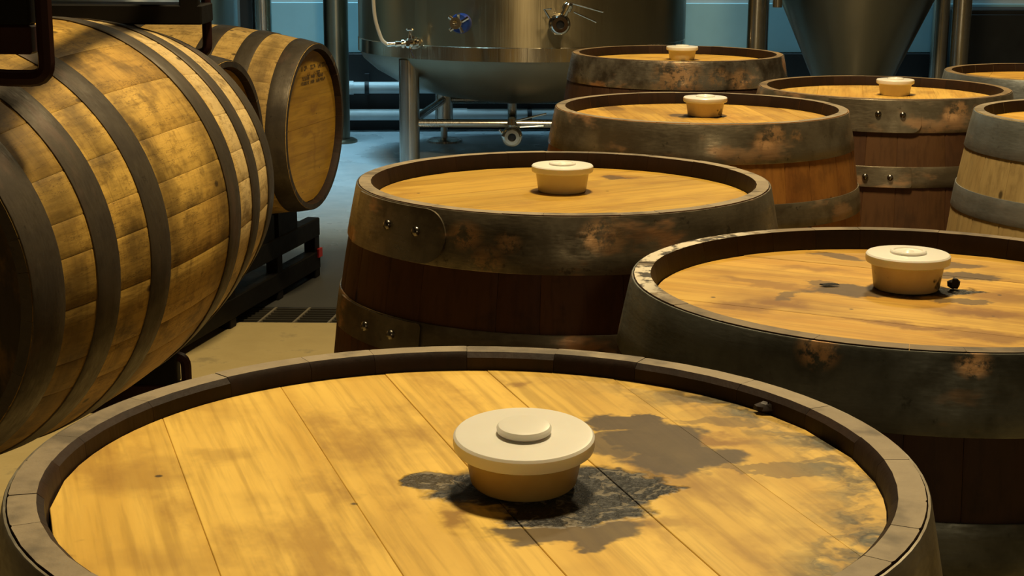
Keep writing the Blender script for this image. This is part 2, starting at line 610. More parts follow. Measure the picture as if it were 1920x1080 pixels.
def wall_pipe(z, r, x0, x1, label, collars, straps):
    t = thing('drain_pipe', label, 'pipe', wall_pt(x0, -.085, z))
    base = wall_pt(x0, -.085, z)
    ax = (wall_pt(x1, -.085, z) - base)
    MB().lathe([(0, 0), (r, 0), (r, ax.length), (0, ax.length)], 20, axis_matrix((0, 0, 0), ax)).build('pipe_run', m_pvc, t)
    for (c, w) in collars:
        p = ax.normalized() * (c - x0)
        MB().lathe([(r, -w / 2), (r + .006, -w / 2), (r + .006, w / 2), (r, w / 2)], 20, axis_matrix(p, ax)).build('coupling', m_pvc, t)
    for c in straps:
        p = ax.normalized() * (c - x0)
        m = MB().lathe([(r, -.014), (r + .006, -.014), (r + .006, .014), (r, .014)], 20, axis_matrix(p, ax))
        m.box((p.x - .014, p.y - .008, p.z + r), (p.x + .014, p.y + .06, p.z + r + .05))
        m.build('strap', m_black, t)
    return t


wall_pipe(.282, .038, -1.6, 2.74, 'upper of two white plastic pipes along the black wall base', [(-1.06, .05), (1.2, .12)], [-.95, .6, 2.3])
wall_pipe(.108, .036, -1.6, 2.74, 'lower white plastic pipe running along the wall near the floor', [(-.36, .11), (1.4, .11)], [.1, 2.1])

# ------------------------------------------------------------------ barrels
RH, RB, BH = .2825, .333, .95
RECESS = .022


def prof(z):
    return RH + (RB - RH) * (1 - (2 * z / BH - 1) ** 2)


ZS = [0, .004, .024, .05, .11, .19, .29, .385, .475, .565, .66, .76, .84, .90, .926, .946, .95]


def thick(z, slim):
    e = min(z, BH - z)
    if slim:
        return (.017 + .005 * e / .004) if e < .004 else .022 + min(e - .004, .02) * .3
    return .017 + .010 * min(1, e / .024)


def stave_mesh(a0, a1, top_gap, slim=False):
    """one stave: bent outer face, inner face, two edges, end grain"""
    r0 = RB
    g = .0002 / r0
    d = .003 / r0
    co = [a0 + g, a0 + g + d, a0 * .65 + a1 * .35, a0 * .35 + a1 * .65, a1 - g - d, a1 - g]
    dr = [-.0008, 0, 0, 0, 0, -.0008]
    ci = [a0 + g, a0 * .67 + a1 * .33, a0 * .33 + a1 * .67, a1 - g]
    vs = []
    no, ni = len(co), len(ci)
    for z in ZS:
        e = .0005 if z in (0, BH) else 0
        r = prof(z) - e
        for a, q in zip(co, dr):
            vs.append(((r + q) * math.cos(a), (r + q) * math.sin(a), z + (top_gap if z == BH else 0)))
        ri = prof(z) - thick(z, slim)
        for a in ci:
            vs.append((ri * math.cos(a), ri * math.sin(a), z + (top_gap if z == BH else 0)))
    w = no + ni
    fs, mi = [], []
    for k in range(len(ZS) - 1):
        o, p = k * w, (k + 1) * w
        for j in range(no - 1):
            fs.append((o + j, o + j + 1, p + j + 1, p + j))
            mi.append(0)
        for j in range(ni - 1):
            fs.append((o + no + j, p + no + j, p + no + j + 1, o + no + j + 1))
            mi.append(2)
        fs.append((o, p, p + no, o + no))
        mi.append(0)
        fs.append((o + no - 1, o + no + ni - 1, p + no + ni - 1, p + no - 1))
        mi.append(0)
    o = (len(ZS) - 1) * w
    top = [o + j for j in range(no)] + [o + no + j for j in range(ni - 1, -1, -1)]
    bot = [j for j in range(no)][::-1] + [no + j for j in range(ni)]
    fs += [tuple(top), tuple(bot)]
    mi += [1, 1]
    return MB().add(vs, fs, mi)


def board_mesh(x0, x1, z, up, theta, rad=.2595, th=.02, dz=0.0):
    """strip of the round head between x0 and x1, in a frame turned by theta; up = +1 top head"""
    g = .0001
    x0 = max(x0 + g, -rad + .002)
    x1 = min(x1 - g, rad - .002)
    n = 9
    xs = [x0 + (x1 - x0) * k / (n - 1) for k in range(n)]
    ch = .0004
    poly = [(x, -math.sqrt(rad * rad - x * x)) for x in xs] + [(x, math.sqrt(rad * rad - x * x)) for x in xs[::-1]]
    cx = (x0 + x1) / 2
    hw = (x1 - x0) / 2

    def put(p, zz, inset):
        x = cx + (p[0] - cx) * (hw - inset) / hw
        c, s = math.cos(theta), math.sin(theta)
        return (c * x - s * p[1], s * x + c * p[1], zz)
    zt = z + dz * up
    rings = [[put(p, zt - up * th, 0) for p in poly], [put(p, zt - up * ch, 0) for p in poly], [put(p, zt, ch) for p in poly]]
    m = len(poly)
    vs = rings[0] + rings[1] + rings[2]
    fs = []
    for k in range(2):
        for j in range(m):
            j2 = (j + 1) % m
            q = (k * m + j, k * m + j2, (k + 1) * m + j2, (k + 1) * m + j)
            fs.append(q if up > 0 else q[::-1])
    tp = tuple(range(2 * m, 3 * m))
    bt = tuple(range(m))[::-1]
    fs += [tp if up > 0 else tp[::-1], bt if up > 0 else bt[::-1]]
    return MB().add(vs, fs)


def hoop_mesh(z0, z1, flare=0.0):
    prof_h = []
    n = 4
    t = .0022
    zs = [z0 + (z1 - z0) * k / (n - 1) for k in range(n)]
    outer = [(prof(z) + t, z) for z in zs]
    inner = [(prof(z) + .0002, z) for z in zs]
    outer = [(outer[0][0] - .0005, z0)] + [(prof(z0 + .001) + t, z0 + .001)] + outer[1:-1] + [(prof(z1 - .001) + t, z1 - .001)] + [(outer[-1][0] - .0005, z1)]
    return MB().lathe([inner[0]] + outer + [inner[-1]], 96)


def lap_mesh(z0, z1, ang, rounded, length=.20):
    """overlapped end of a hoop with a rounded corner, ending at angle ang"""
    t = .0022
    hw = (z1 - z0) / 2 - .0012
    zc = (z0 + z1) / 2
    r0 = prof(zc)
    n = 26
    cols = []
    for k in range(n + 1):
        u = length * (1 - math.cos(math.pi * k / n)) / 2 if False else length * k / n
        d = length - u
        h = hw
        cr = min(rounded, hw)
        if d < cr:
            h = hw - cr + math.sqrt(max(0, cr * cr - (cr - d) ** 2))
        cols.append((ang - (length - u) / r0, max(h, hw * .12)))
    # finer columns at the rounded end
    fine = []
    for k in range(9):
        d = min(rounded, hw) * (1 - math.sin(math.pi / 2 * k / 8))
        cr = min(rounded, hw)
        h = hw - cr + math.sqrt(max(0, cr * cr - (cr - d) ** 2))
        fine.append((ang - d / r0, max(h, hw * .12)))
    cols = [c for c in cols if c[0] < fine[0][0] - 1e-4] + fine
    vs, fs = [], []
    for (a, h) in cols:
        for lay in (0, 1):
            for s in (-1, 0, 1):
                z = zc + s * h
                r = prof(z) + t - .0008 + (.0034 if lay else 0)
                vs.append((r * math.cos(a), r * math.sin(a), z))
    for k in range(len(cols) - 1):
        o, p = k * 6, (k + 1) * 6
        for j in (0, 1):
            fs.append((o + 3 + j, p + 3 + j, p + 4 + j, o + 4 + j))
        fs.append((o, p, p + 3, o + 3))
        fs.append((o + 5, p + 5, p + 2, o + 2))
    e = (len(cols) - 1) * 6
    fs += [(e, e + 1, e + 4, e + 3), (e + 1, e + 2, e + 5, e + 4)]
    fs += [(0, 3, 4, 1), (1, 4, 5, 2)]
    return MB().add(vs, fs)


def rivet_mesh(z, ang, r=.0068):
    rr = prof(z) + .0050
    p = Vector((rr * math.cos(ang), rr * math.sin(ang), z))
    slope = (prof(z + .01) - prof(z - .01)) / .02
    nrm = Vector((math.cos(ang), math.sin(ang), -slope))
    return MB().lathe([(r, -.001), (r, .0008), (r * .92, .0024), (r * .66, .0042), (r * .3, .0052), (0, .0054)], 14, axis_matrix(p, nrm))


def make_barrel(label, M, hm, sm, rm, hoops, hoopm, theta, seams, seed, rot=0.0, laps=(), group=None, head2=None, dz=.0008, recess=RECESS, slim=False):
    rnd = random.Random(seed)
    root = thing('oak_barrel', label, 'barrel', M=M, group=group)
    n = 24
    ws = [rnd.uniform(.6, 1.35) for _ in range(n)]
    s = sum(ws)
    a = rot
    for w in ws:
        a2 = a + 2 * math.pi * w / s
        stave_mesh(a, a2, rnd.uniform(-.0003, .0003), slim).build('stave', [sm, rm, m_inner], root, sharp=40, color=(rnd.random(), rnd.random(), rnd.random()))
        a = a2
    cuts = [-.262] + list(seams) + [.262]
    for up in (1, -1):
        z = BH - recess if up > 0 else recess
        for c0, c1 in zip(cuts, cuts[1:]):
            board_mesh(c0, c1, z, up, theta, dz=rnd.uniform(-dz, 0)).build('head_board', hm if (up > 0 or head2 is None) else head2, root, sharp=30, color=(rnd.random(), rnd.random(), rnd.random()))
    for k, (z0, z1) in enumerate(hoops):
        h = hoop_mesh(z0, z1).build('hoop', hoopm, root, sharp=50)
        for (kk, ang, rivs, rounded) in laps:
            if kk == k:
                lap_mesh(z0, z1, R(ang), rounded).build('hoop_lap', hoopm, h, sharp=40)
                for (za, aa) in rivs:
                    rivet_mesh(BH - za, R(aa)).build('rivet', m_rivet, h, sharp=60)
    return root


H_UP = [(.0012, .071), (.143, .188), (.285, .335)]
HOOPS_STAND = [(BH - z1, BH - z0) for (z0, z1) in H_UP] + [(z0, z1) for (z0, z1) in H_UP]
HOOPS_LIE = [(.0012, .066), (.142, .199), (.288, .350), (.600, .662), (.742, .799), (.884, .9488)]

OAK_L, OAK_D = (.66, .41, .130), (.46, .245, .058)

A_grey = [(.108, .122, .030, .020, 10, 1), (.128, .085, .036, .040, -20, 1), (.140, .045, .042, .032, 20, 1), (.098, .075, .022, .030, 0, .9),
          (.060, -.085, .048, .020, 8, .95), (.125, .140, .014, .010, 0, 1), (.175, .128, .035, .010, 0, .55), (.205, .030, .055, .008, -5, .6), (.245, .045, .03, .006, 20, .5)]
A_mould = [(.030, -.012, .066, .042, -8, 1), (.090, -.008, .046, .036, -20, 1), (.062, -.046, .052, .026, 5, 1), (-.022, .004, .022, .020, 0, .95), (.120, -.018, .024, .014, 0, 1)]
A_brown = [(.172, .088, .038, .018, -10, .85), (.112, -.072, .040, .016, 5, .5), (-.005, -.062, .018, .022, 20, .8), (.034, .218, .020, .016, 40, .7),
           (-.215, .002, .05, .04, 60, .45), (-.226, -.117, .016, .012, 0, .9), (-.165, .055, .03, .03, 0, .35), (-.09, -.02, .014, .05, 18, .3), (.19, -.085, .04, .02, 0, .22)]
hm_A = head_mat('head_oak_front', R(18.3), (.80, .53, .108), (.58, .34, .052), A_grey, A_mould, A_brown, edge=.95, speck=.45, seed=1.3, vary=.35)
C_grey = [(-.045, .040, .066, .032, -10, .95), (-.085, .075, .02, .012, 30, .7), (.012, .035, .055, .026, 0, .95), (.085, .115, .045, .020, -15, .9), (.085, .165, .04, .018, 10, .8), (-.03, .215, .035, .018, -35, .8), (-.118, .02, .03, .012, 50, .7), (.05, -.005, .03, .012, 0, .8)]
C_mould = [(.045, .045, .042, .024, 0, 1), (.01, .028, .040, .014, 0, 1)]
C_brown = [(-.135, -.015, .03, .045, 60, 1), (-.18, -.03, .05, .035, 0, .9), (.06, -.055, .08, .032, -20, 1), (-.03, -.105, .09, .018, -25, .9), (.10, .02, .06, .05, 0, .8), (-.14, .075, .08, .02, -25, .7), (.04, -.15, .08, .025, -20, .8), (-.08, .15, .06, .02, -25, .6)]
hm_C = head_mat('head_oak_right', R(64), (.64, .39, .065), (.46, .235, .026), C_grey, C_mould, C_brown, edge=0, speck=.7, seed=4.1)
B_brown = [(.09, .165, .045, .035, 10, .8), (.0, .035, .065, .035, 0, .55), (.15, .17, .04, .012, 0, .5)]
hm_B = head_mat('head_oak_middle', R(-58), (.53, .325, .050), (.43, .24, .028), [(.085, .155, .022, .018, 0, .7)], [(-.005, .020, .032, .014, 0, .8)], B_brown, speck=.35, seed=7.7)
D_brown = [(-.10, .14, .05, .07, 20, .5), (-.16, .10, .04, .10, 10, .45), (.02, .17, .05, .04, 0, .5)]
hm_D = head_mat('head_oak_violet', R(6), (.60, .36, .065), (.48, .26, .040), [(-.032, .045, .025, .025, 0, .9), (-.17, .16, .03, .05, 0, .45)], [(.01, .02, .05, .02, 0, 1)], D_brown, speck=.5, seed=2.2)
hm_E = head_mat('head_oak_far', R(-40), (.72, .44, .075), (.60, .33, .040), [], [(.02, .045, .055, .024, 0, .9)], [(-.05, .12, .05, .05, 0, .4)], speck=.4, seed=3.9)
hm_F = head_mat('head_oak_back', R(-12), (.70, .43, .085), (.56, .30, .045), [], [(.03, .02, .045, .016, 0, 1), (.075, .03, .02, .012, 0, .9)], [(.13, .10, .03, .05, 0, .4)], speck=.9, seed=5.1)
hm_G = head_mat('head_oak_edge', R(30), (.70, .42, .070), (.58, .30, .036), [], [], [(-.1, .06, .06, .03, 30, .4)], speck=.3, seed=6.1)
hm_lie = head_mat('head_oak_lying', R(90), (.50, .285, .034), (.36, .19, .018), [], [], [(.04, .06, .05, .02, 10, .6), (-.02, -.02, .1, .012, -5, .5), (.05, -.1, .015, .1, 0, .4), (.0, .24, .12, .03, 0, .5)], speck=.35, seed=8.3)

hm_shade = head_mat('head_oak_shaded', 0, (.035, .020, .010), (.018, .010, .006), speck=0, seed=9.3)  # shade on the big lying barrel's near head, put into the wood colour

sm_red = stave_mat('stave_wine_red', (.120, .047, .016), (.075, .026, .010), blotch=(.02, .010, .006), blot_amt=.6, seed=.5)
sm_dark = stave_mat('stave_dark', (.060, .028, .014), (.034, .015, .009), blotch=(.012, .008, .006), seed=1.5)
sm_orange = stave_mat('stave_orange', (.44, .185, .034), (.26, .095, .018), blotch=(.07, .03, .012), blot_amt=.4, seed=2.5)
sm_brown = stave_mat('stave_brown', (.110, .050, .018), (.072, .030, .012), blotch=(.03, .018, .01), blot_amt=.3, seed=3.5)
sm_pale = stave_mat('stave_pale', (.42, .30, .125), (.30, .19, .07), blotch=(.14, .09, .035), blot_amt=.4, seed=4.5)
BANDS = [(.0, .06), (.10, .10), (.245, .06), (.37, .06), (.58, .09)]
sm_lie = stave_mat('stave_weathered_oak', (.67, .42, .088), (.40, .22, .038), blotch=(.055, .032, .012), blot_amt=.6, bands=BANDS, band_amt=.7, saw=.35, seed=5.5, pale_end=(.64, .70))
sm_lie_pale = stave_mat('stave_weathered_pale', (.66, .44, .14), (.46, .28, .075), blotch=(.12, .075, .03), blot_amt=.55, bands=[(.14, .06), (.84, .06)], band_amt=.6, saw=.3, seed=6.5)

rim_grey = rim_mat('stave_end_grey', (.16, .12, .072), (.34, .27, .17))
rim_resid = rim_mat('stave_end_residue', (.11, .075, .04), (.24, .175, .095), residue=.95)
rim_brown = rim_mat('stave_end_brown', (.14, .085, .035), (.30, .20, .09))
rim_lie = rim_mat('stave_end_dark', (.020, .014, .010), (.05, .034, .02))

hp_A = hoop_mat('hoop_galvanised_front', (.28, .25, .19), (.15, .125, .085), rust_amt=.3, seed=.3)
hp_B = hoop_mat('hoop_galvanised_rusty', (.30, .25, .17), (.13, .105, .07), rust=(.62, .30, .12), rust_amt=.9, rough=.36, seed=1.9, copper_spots=((-116, .92, .030, 1), (-105, .915, .022, .7), (-82, .925, .036, 1), (-110, .895, .03, .5)))
hp_C = hoop_mat('hoop_galvanised_blue', (.17, .175, .155), (.085, .085, .07), rust=(.55, .28, .11), rust_amt=.6, copper_spots=((-120, .94, .025, .9), (-94, .94, .02, .9)), rough=.5, seed=2.7)
hp_D = hoop_mat('hoop_galvanised_dull', (.30, .25, .17), (.14, .11, .07), rust=(.60, .30, .12), rust_amt=.5, rough=.38, seed=3.4, copper_spots=((-69, .93, .03, 1), (-73, .92, .03, .9), (-60, .925, .02, .7)))
hp_E = hoop_mat('hoop_galvanised_peeling', (.36, .32, .25), (.08, .06, .04), rust=(.45, .21, .08), rust_amt=.8, rough=.32, seed=5.2, copper_spots=((-62, .90, .05, .9), (-95, .905, .09, .6), (-75, .91, .04, .7)))
hp_G = hoop_mat('hoop_galvanised_grey', (.33, .35, .35), (.21, .22, .21), rust_amt=.15, rough=.42, seed=6.6)
hp_lie = hoop_mat('hoop_dark_steel', (.086, .068, .044), (.050, .038, .025), rust=(.11, .055, .028), rust_amt=.4, metal=.45, rough=.55, seed=7.1)


def T(x, y, zr):
    return Matrix.Translation((x, y, zr - BH))


GRP = None
FLOORZ = 0.0
stand = {}


def standing(key, x, y, label, *a, tall=1.0, **k):
    """barrel on end; its foot stands on the floor"""
    stand[key] = (x, y, (BH - k.get('recess', RECESS)) * tall)
    return make_barrel(label, Matrix.Translation((x, y, 0)) @ Matrix.Diagonal((1, 1, tall, 1)), *a, **k)


standing('A', -.0259, .952, 'nearest barrel on end, its head stained by black mould round the stopper',
         hm_A, sm_dark, rim_grey, HOOPS_STAND, hp_A, R(18.3), (-.173, -.078, .007, .087, .175), 11, rot=.2, tall=1.008, recess=.0135, slim=True)
standing('B', .0699, 2.1554, 'wine-red barrel on end with riveted hoop laps, just behind the nearest barrel',
         hm_B, sm_red, rim_grey, HOOPS_STAND, hp_B, R(-58), (-.17, -.085, .02, .10, .18), 12, rot=.15,
         laps=((0, -121.3, ((.031, -141.2), (.032, -130.4)), .034), (1, -126, ((.1655, -145.3), (.1655, -135)), .006)))
standing('C', .4063, 1.552, 'barrel on end with pale crusty residue on its rim and a grimy stopper',
         hm_C, sm_dark, rim_resid, HOOPS_STAND, hp_C, R(64), (-.19, -.105, -.02, .075, .135, .20), 13, rot=.4, tall=.995)
standing('D', .3675, 3.0786, 'barrel on end with orange-brown staves behind the wine-red barrel',
         hm_D, sm_orange, rim_grey, HOOPS_STAND, hp_D, R(6), (-.16, -.07, .048, .14, .20), 14, rot=.1)
standing('E', .4435, 4.2839, 'barrel on end with a peeling brown hoop, standing right in front of the steel tank',
         hm_E, sm_dark, rim_brown, HOOPS_STAND, hp_E, R(-40), (-.18, -.08, .02, .11, .19), 15, rot=.3, tall=1.0128)
standing('F', .8541, 3.6374, 'dark brown barrel on end with two rivets in each of its upper hoops',
         hm_F, sm_brown, rim_brown, HOOPS_STAND, hp_D, R(-12), (-.15, -.045, .06, .12, .19), 16, rot=.25, tall=.986,
         laps=((0, -87, ((.031, -104.7), (.032, -94.7)), .02), (1, -90.5, ((.181 - .0155, -108.2), (.181 - .0155, -98.7)), .006)))
standing('G', 1.1747, 2.9982, 'barrel on end with pale yellow staves and grey hoops at the right edge',
         hm_G, sm_pale, rim_grey, HOOPS_STAND, hp_G, R(30), (-.17, -.08, .01, .10, .18), 17, rot=.33)
standing('H', 1.44, 4.20, 'farthest right barrel on end, partly cut off, in front of the black cabinet',
         hm_G, sm_pale, rim_brown, HOOPS_STAND, hp_G, R(-20), (-.17, -.08, .01, .10, .18), 18, rot=.5, tall=.972)


def lying(label, c, yaw, tilt, sm, hm, theta, seams, seed, rot, head2=None):
    y_, t_ = R(yaw), R(tilt)
    a = Vector((math.sin(y_) * math.cos(t_), math.cos(y_) * math.cos(t_), math.sin(t_)))
    Mx = axis_matrix(Vector(c) - a * (BH / 2), a)
    return make_barrel(label, Mx, hm, sm, rim_lie, HOOPS_LIE, hp_lie, theta, seams, seed, rot=rot, head2=head2), Mx


SE = (-.17, -.085, .005, .09, .175)
lying('large weathered oak barrel lying on its side at the left, under a maroon rack', (-.82944, 2.57594, .80473), 11.272, .98, sm_lie, hm_lie, R(0), SE, 21, .12, head2=hm_shade)
_, M3 = lying('oak barrel lying on a rack with stamped lines of text on its round head', (-1.13697, 5.48239, .63094), 103.348, -1.3, sm_lie_pale, hm_lie, R(90), SE, 22, .3)
lying('oak barrel lying between the large weathered one and the one with stamped text', (-1.31012, 4.75265, .63094), 103.348, -1.3, sm_lie_pale, hm_lie, R(90), SE, 23, .2)

# ------------------------------------------------------------------ stoppers
def bung(x, y, zb, h, label, body_m, dimple, rf=.0435, rot=0.0, tiltx=0.0):
    t = thing('barrel_stopper', label, 'stopper', (x, y, zb), group='silicone stoppers on the barrel heads')
    t.rotation_euler = (R(tiltx), 0, rot)
    MB().lathe([(0, .0), (.0325, .0), (.0338, .0015), (.0375, h), (0, h)], 40).build('plug', body_m, t)
    f0, f1 = h, h + .0105
    MB().lathe([(.030, f0 - .0005), (rf - .0025, f0), (rf - .0006, f0 + .0012), (rf, f0 + .004), (rf - .0002, f1 - .0018), (rf - .0016, f1 - .0003), (rf - .004, f1), (0, f1)], 48).build('flange', m_sil_lid, t)
    c = f1 - .0003
    if dimple:
        pr = [(.0190, c), (.0188, c + .0022), (.0176, c + .0034), (.0152, c + .0034), (.0142, c + .0022), (.006, c + .0016), (.0040, c + .003), (0, c + .0034)]
    else:
        pr = [(.0150, c), (.0172, c + .0018), (.0174, c + .0042), (.0162, c + .0056), (.013, c + .0062), (0, c + .0063)]
    MB().lathe(pr, 32).build('knob', m_sil_lid, t)
    return t




def on(k, dx, dy):
    return stand[k][0] + dx, stand[k][1] + dy, stand[k][2]


_x, _y, _z = on('A', .034, -.006)
bung(_x, _y, _z + .0028, .0222, 'white silicone stopper on the nearest barrel, black mould all round its foot', m_sil_amber, False, rf=.0448, tiltx=4.5)
bung(*on('B', 0, .035), .027, 'clean white stopper on the head of the wine-red barrel', m_sil, True)
bung(*on('C', .007, .055), .027, 'grimy stopper on the head of the barrel with crusty rim residue', m_sil_dirty, True)
bung(*on('D', .013, .038), .027, 'stopper on the barrel with orange-brown staves, a dark fleck on its edge', m_sil_dirty, True)
bung(*on('E', .018, .050), .026, 'small-looking stopper on the barrel in front of the steel tank', m_sil, True)
bung(*on('F', .034, .030), .026, 'stopper on the dark brown barrel with riveted hoops', m_sil, True)

# loose dirt lying on heads
def lump(name, label, cat, x, y, z, sx, sy, sz, mat, seed):
    rnd = random.Random(seed)
    vs, fs = [], []
    nu, nv = 9, 5
    for j in range(nv + 1):
        ph = math.pi * j / nv
        for k in range(nu):
            th = 2 * math.pi * k / nu
            q = rnd.uniform(.7, 1.25)
            vs.append((sx * q * math.sin(ph) * math.cos(th), sy * q * math.sin(ph) * math.sin(th), max(0, sz + sz * q * math.cos(ph))))
    for j in range(nv):
        for k in range(nu):
            k2 = (k + 1) % nu
            fs.append((j * nu + k, (j + 1) * nu + k, (j + 1) * nu + k2, j * nu + k2))
    return tag(MB().add(vs, fs).build(name, mat, None, sharp=20, loc=(x, y, z)), label, cat)


lump('bark_chip', 'dark curled bark chip near the right rim of the nearest barrel head', 'debris', *on('A', .214, .150), .010, .006, .004, m_chip, 3)
lump('mould_lump', 'round black lump against the right side of the grimy stopper', 'debris', *on('C', .055, .050), .0065, .006, .006, m_mould, 4)
lump('mould_flake', 'black ragged flake left of the grimy stopper, lying on the wood', 'debris', *on('C', -.072, .062), .010, .0035, .0015, m_mould, 5)

# stamped marks on the far lying barrel's head (illegible stencil print, flat ink)
rnd = random.Random(5)
b = MB()
zt = BH - RECESS + .0004


def glyph(x, y, w, h):
    for kx in range(3):
        for ky in range(3):
            if rnd.random() < .62:
                xx, yy = x + kx * w / 3, y + ky * h / 3
                b.add([(xx, yy, zt), (xx + w / 3, yy, zt), (xx + w / 3, yy + h / 3, zt), (xx, yy + h / 3, zt)], [(0, 1, 2, 3)])


def line(words, y, h):
    for (x0, x1) in words:
        n = max(2, round((x1 - x0) / (h * .75)))
        w = (x1 - x0) / n
        for k in range(n):
            glyph(x0 + k * w, y, w * .8, h)


line([(-.085, -.07), (-.055, -.025), (0, .055), (.075, .115), (.12, .165)], .193, .017)
line([(-.028, .0), (.03, .10)], .175, .011)
line([(-.075, -.005), (.01, .05), (.065, .13)], .162, .012)
line([(-.085, -.01), (.0, .045), (.06, .15)], .147, .011)
roots3 = [o for o in bpy.data.objects if o.name.startswith('oak_barrel') and 'stamped lines of text on' in o.get('label', '')]
b.build('stamp_print', m_ink, roots3[0], sharp=None)['label'] = 'dark stencilled lines of print'

# ------------------------------------------------------------------ racks
def rack_cross(t, ys, z0, z1, x0, x1, mat):
    for y in ys:
        MB().box((x0, y - .02, z0), (x1, y + .02, z1), bevel=.004).build('rail', mat, t)


# upper rack resting on the big lying barrel
t = thing('barrel_rack', 'maroon steel rack resting on top of the large weathered barrel', 'rack', (0, 0, 1.05))
O = Vector((0, 0, 1.05))


def sub(p):
    return tuple(Vector(p) - O)


def box_at(name, lo, hi, mat, par, bev=.003):
    return MB().box(sub(lo), sub(hi), bevel=bev).build(name, mat, par)


box_at('rail', (-1.75, 2.13, 1.119), (-.648, 2.165, 1.158), m_rack, t)
box_at('rail', (-1.75, 2.985, 1.108), (-.585, 3.10, 1.145), m_rackblack, t)
box_at('beam', (-1.75, 2.13, 1.1582), (-.648, 2.165, 1.30), m_rackblack, t)
box_at('beam', (-1.75, 2.985, 1.262), (-.565, 3.10, 1.33), m_rackblack, t)
box_at('side_beam', (-.66, 2.16, 1.27), (-.62, 2.99, 1.31), m_rack, t)
box_at('side_beam', (-1.70, 2.16, 1.27), (-1.66, 2.99, 1.31), m_rack, t)
box_at('gusset', (-.627, 2.985, 1.139), (-.59, 3.005, 1.262), m_rackblack, t)
MB().tube([sub(p) for p in ((-.633, 2.145, 1.32), (-.633, 2.145, 1.086), (-.70, 2.145, 1.086), (-.86, 2.145, 1.12))], .0115, 8, .022).build('stirrup', m_rack, t)
MB().tube([sub(p) for p in ((-.596, 3.09, 1.32), (-.596, 3.09, 1.046), (-.638, 3.09, 1.046), (-.77, 3.09, 1.106))], .0095, 8, .025).build('stirrup', m_rack, t)
MB().tube([sub(p) for p in ((-1.45, 3.09, 1.112), (-1.55, 3.09, 1.05), (-1.64, 3.09, 1.05), (-1.64, 3.09, 1.30))], .0095, 8, .025).build('stirrup', m_rack, t)

# rack under the big barrel
t = thing('barrel_rack', 'maroon steel rack carrying the large weathered barrel, partly hidden behind the nearest barrel', 'rack', (-.7, 2.6, 0))
O = Vector((-.7, 2.6, 0))
for yy in (2.13, 3.0):
    box_at('rail', (-1.80, yy - .02, .345), (-.652, yy + .02, .405), m_rack, t)
    box_at('saddle', (-.90 if yy > 2.5 else -1.0, yy - .02, .405), (-.66 if yy > 2.5 else -.84, yy + .02, .508), m_rackblack, t)
    for xx in (-1.76, -.70):
        box_at('leg', (xx - .025, yy - .02, 0), (xx + .025, yy + .02, .345), m_rack, t)
MB().tube([sub(p) for p in ((-.645, 3.0, .37), (-.645, 3.0, .460), (-.72, 3.0, .458))], .0105, 8, .022).build('cradle_bar', m_rack, t)
for xx in (-1.70, -.76):
    box_at('side_beam', (xx - .02, 2.15, .30), (xx + .02, 2.98, .345), m_rack, t)

# rack under the two farther lying barrels
RA = Matrix(((.2307, .973, 0, -1.137), (.973, -.2307, 0, 5.482), (0, 0, 1, 0), (0, 0, 0, 1)))
# local x runs along the row of barrels, local y along the barrel axis toward the printed head
RA = Matrix(((.2310, .9729, 0, -1.137), (.9729, -.2310, 0, 5.482), (0, 0, -1, 0), (0, 0, 0, 1)))
t = thing('barrel_rack', 'low black steel rack under the two farther lying barrels, beside the drain', 'rack', M=Matrix.Translation((-1.137, 5.482, 0)) @ Matrix.Rotation(R(-13.35), 4, 'Z'))
# in this frame +y runs away along the row, +x toward the printed heads
for xo in (-.30, .30):
    for (za, zb) in ((.03, .10), (.155, .225)):
        MB().box((xo - .025, -1.18, za), (xo + .025, .42, zb), bevel=.004).build('rail', m_rackblack if xo > 0 else m_rack, t)
    for yo in (-1.15, -.40, .02, .395):
        MB().box((xo - .022, yo - .025, .0), (xo + .022, yo + .025, .158), bevel=.003).build('post', m_rackblack, t)
    for yo in (-.75, 0):
        for s in (-1, 1):
            MB().add([(xo - .02, yo + s * .02, .22), (xo + .02, yo + s * .02, .22), (xo + .02, yo + s * .20, .22), (xo - .02, yo + s * .20, .22),
                      (xo - .02, yo + s * .02, .308), (xo + .02, yo + s * .02, .308), (xo + .02, yo + s * .20, .378), (xo - .02, yo + s * .20, .378)],
                     [(3, 2, 1, 0), (4, 5, 6, 7), (0, 1, 5, 4), (1, 2, 6, 5), (2, 3, 7, 6), (3, 0, 4, 7)]).build('saddle', m_rackblack, t)
MB().box((-.32, -1.17, .012), (.27, .41, .028)).build('shade_plate', m_rackblack, t)  # added black plate, stands in for shade inside the rack
MB().box((-.331, -1.18, .012), (-.326, .42, .225)).build('shade_panel', m_rackblack, t)  # added sheet, blocks the lit floor behind so the gaps stay dark
for yo in (-1.1, .36):
    MB().box((-.28, yo - .02, .16), (.28, yo + .02, .215), bevel=.004).build('tie_bar', m_rackblack, t)
MB().box((.322, .385, .075), (.332, .424, .110), bevel=.002).build('end_tag', m_red, t)['label'] = 'small red tag on the end of the rack'

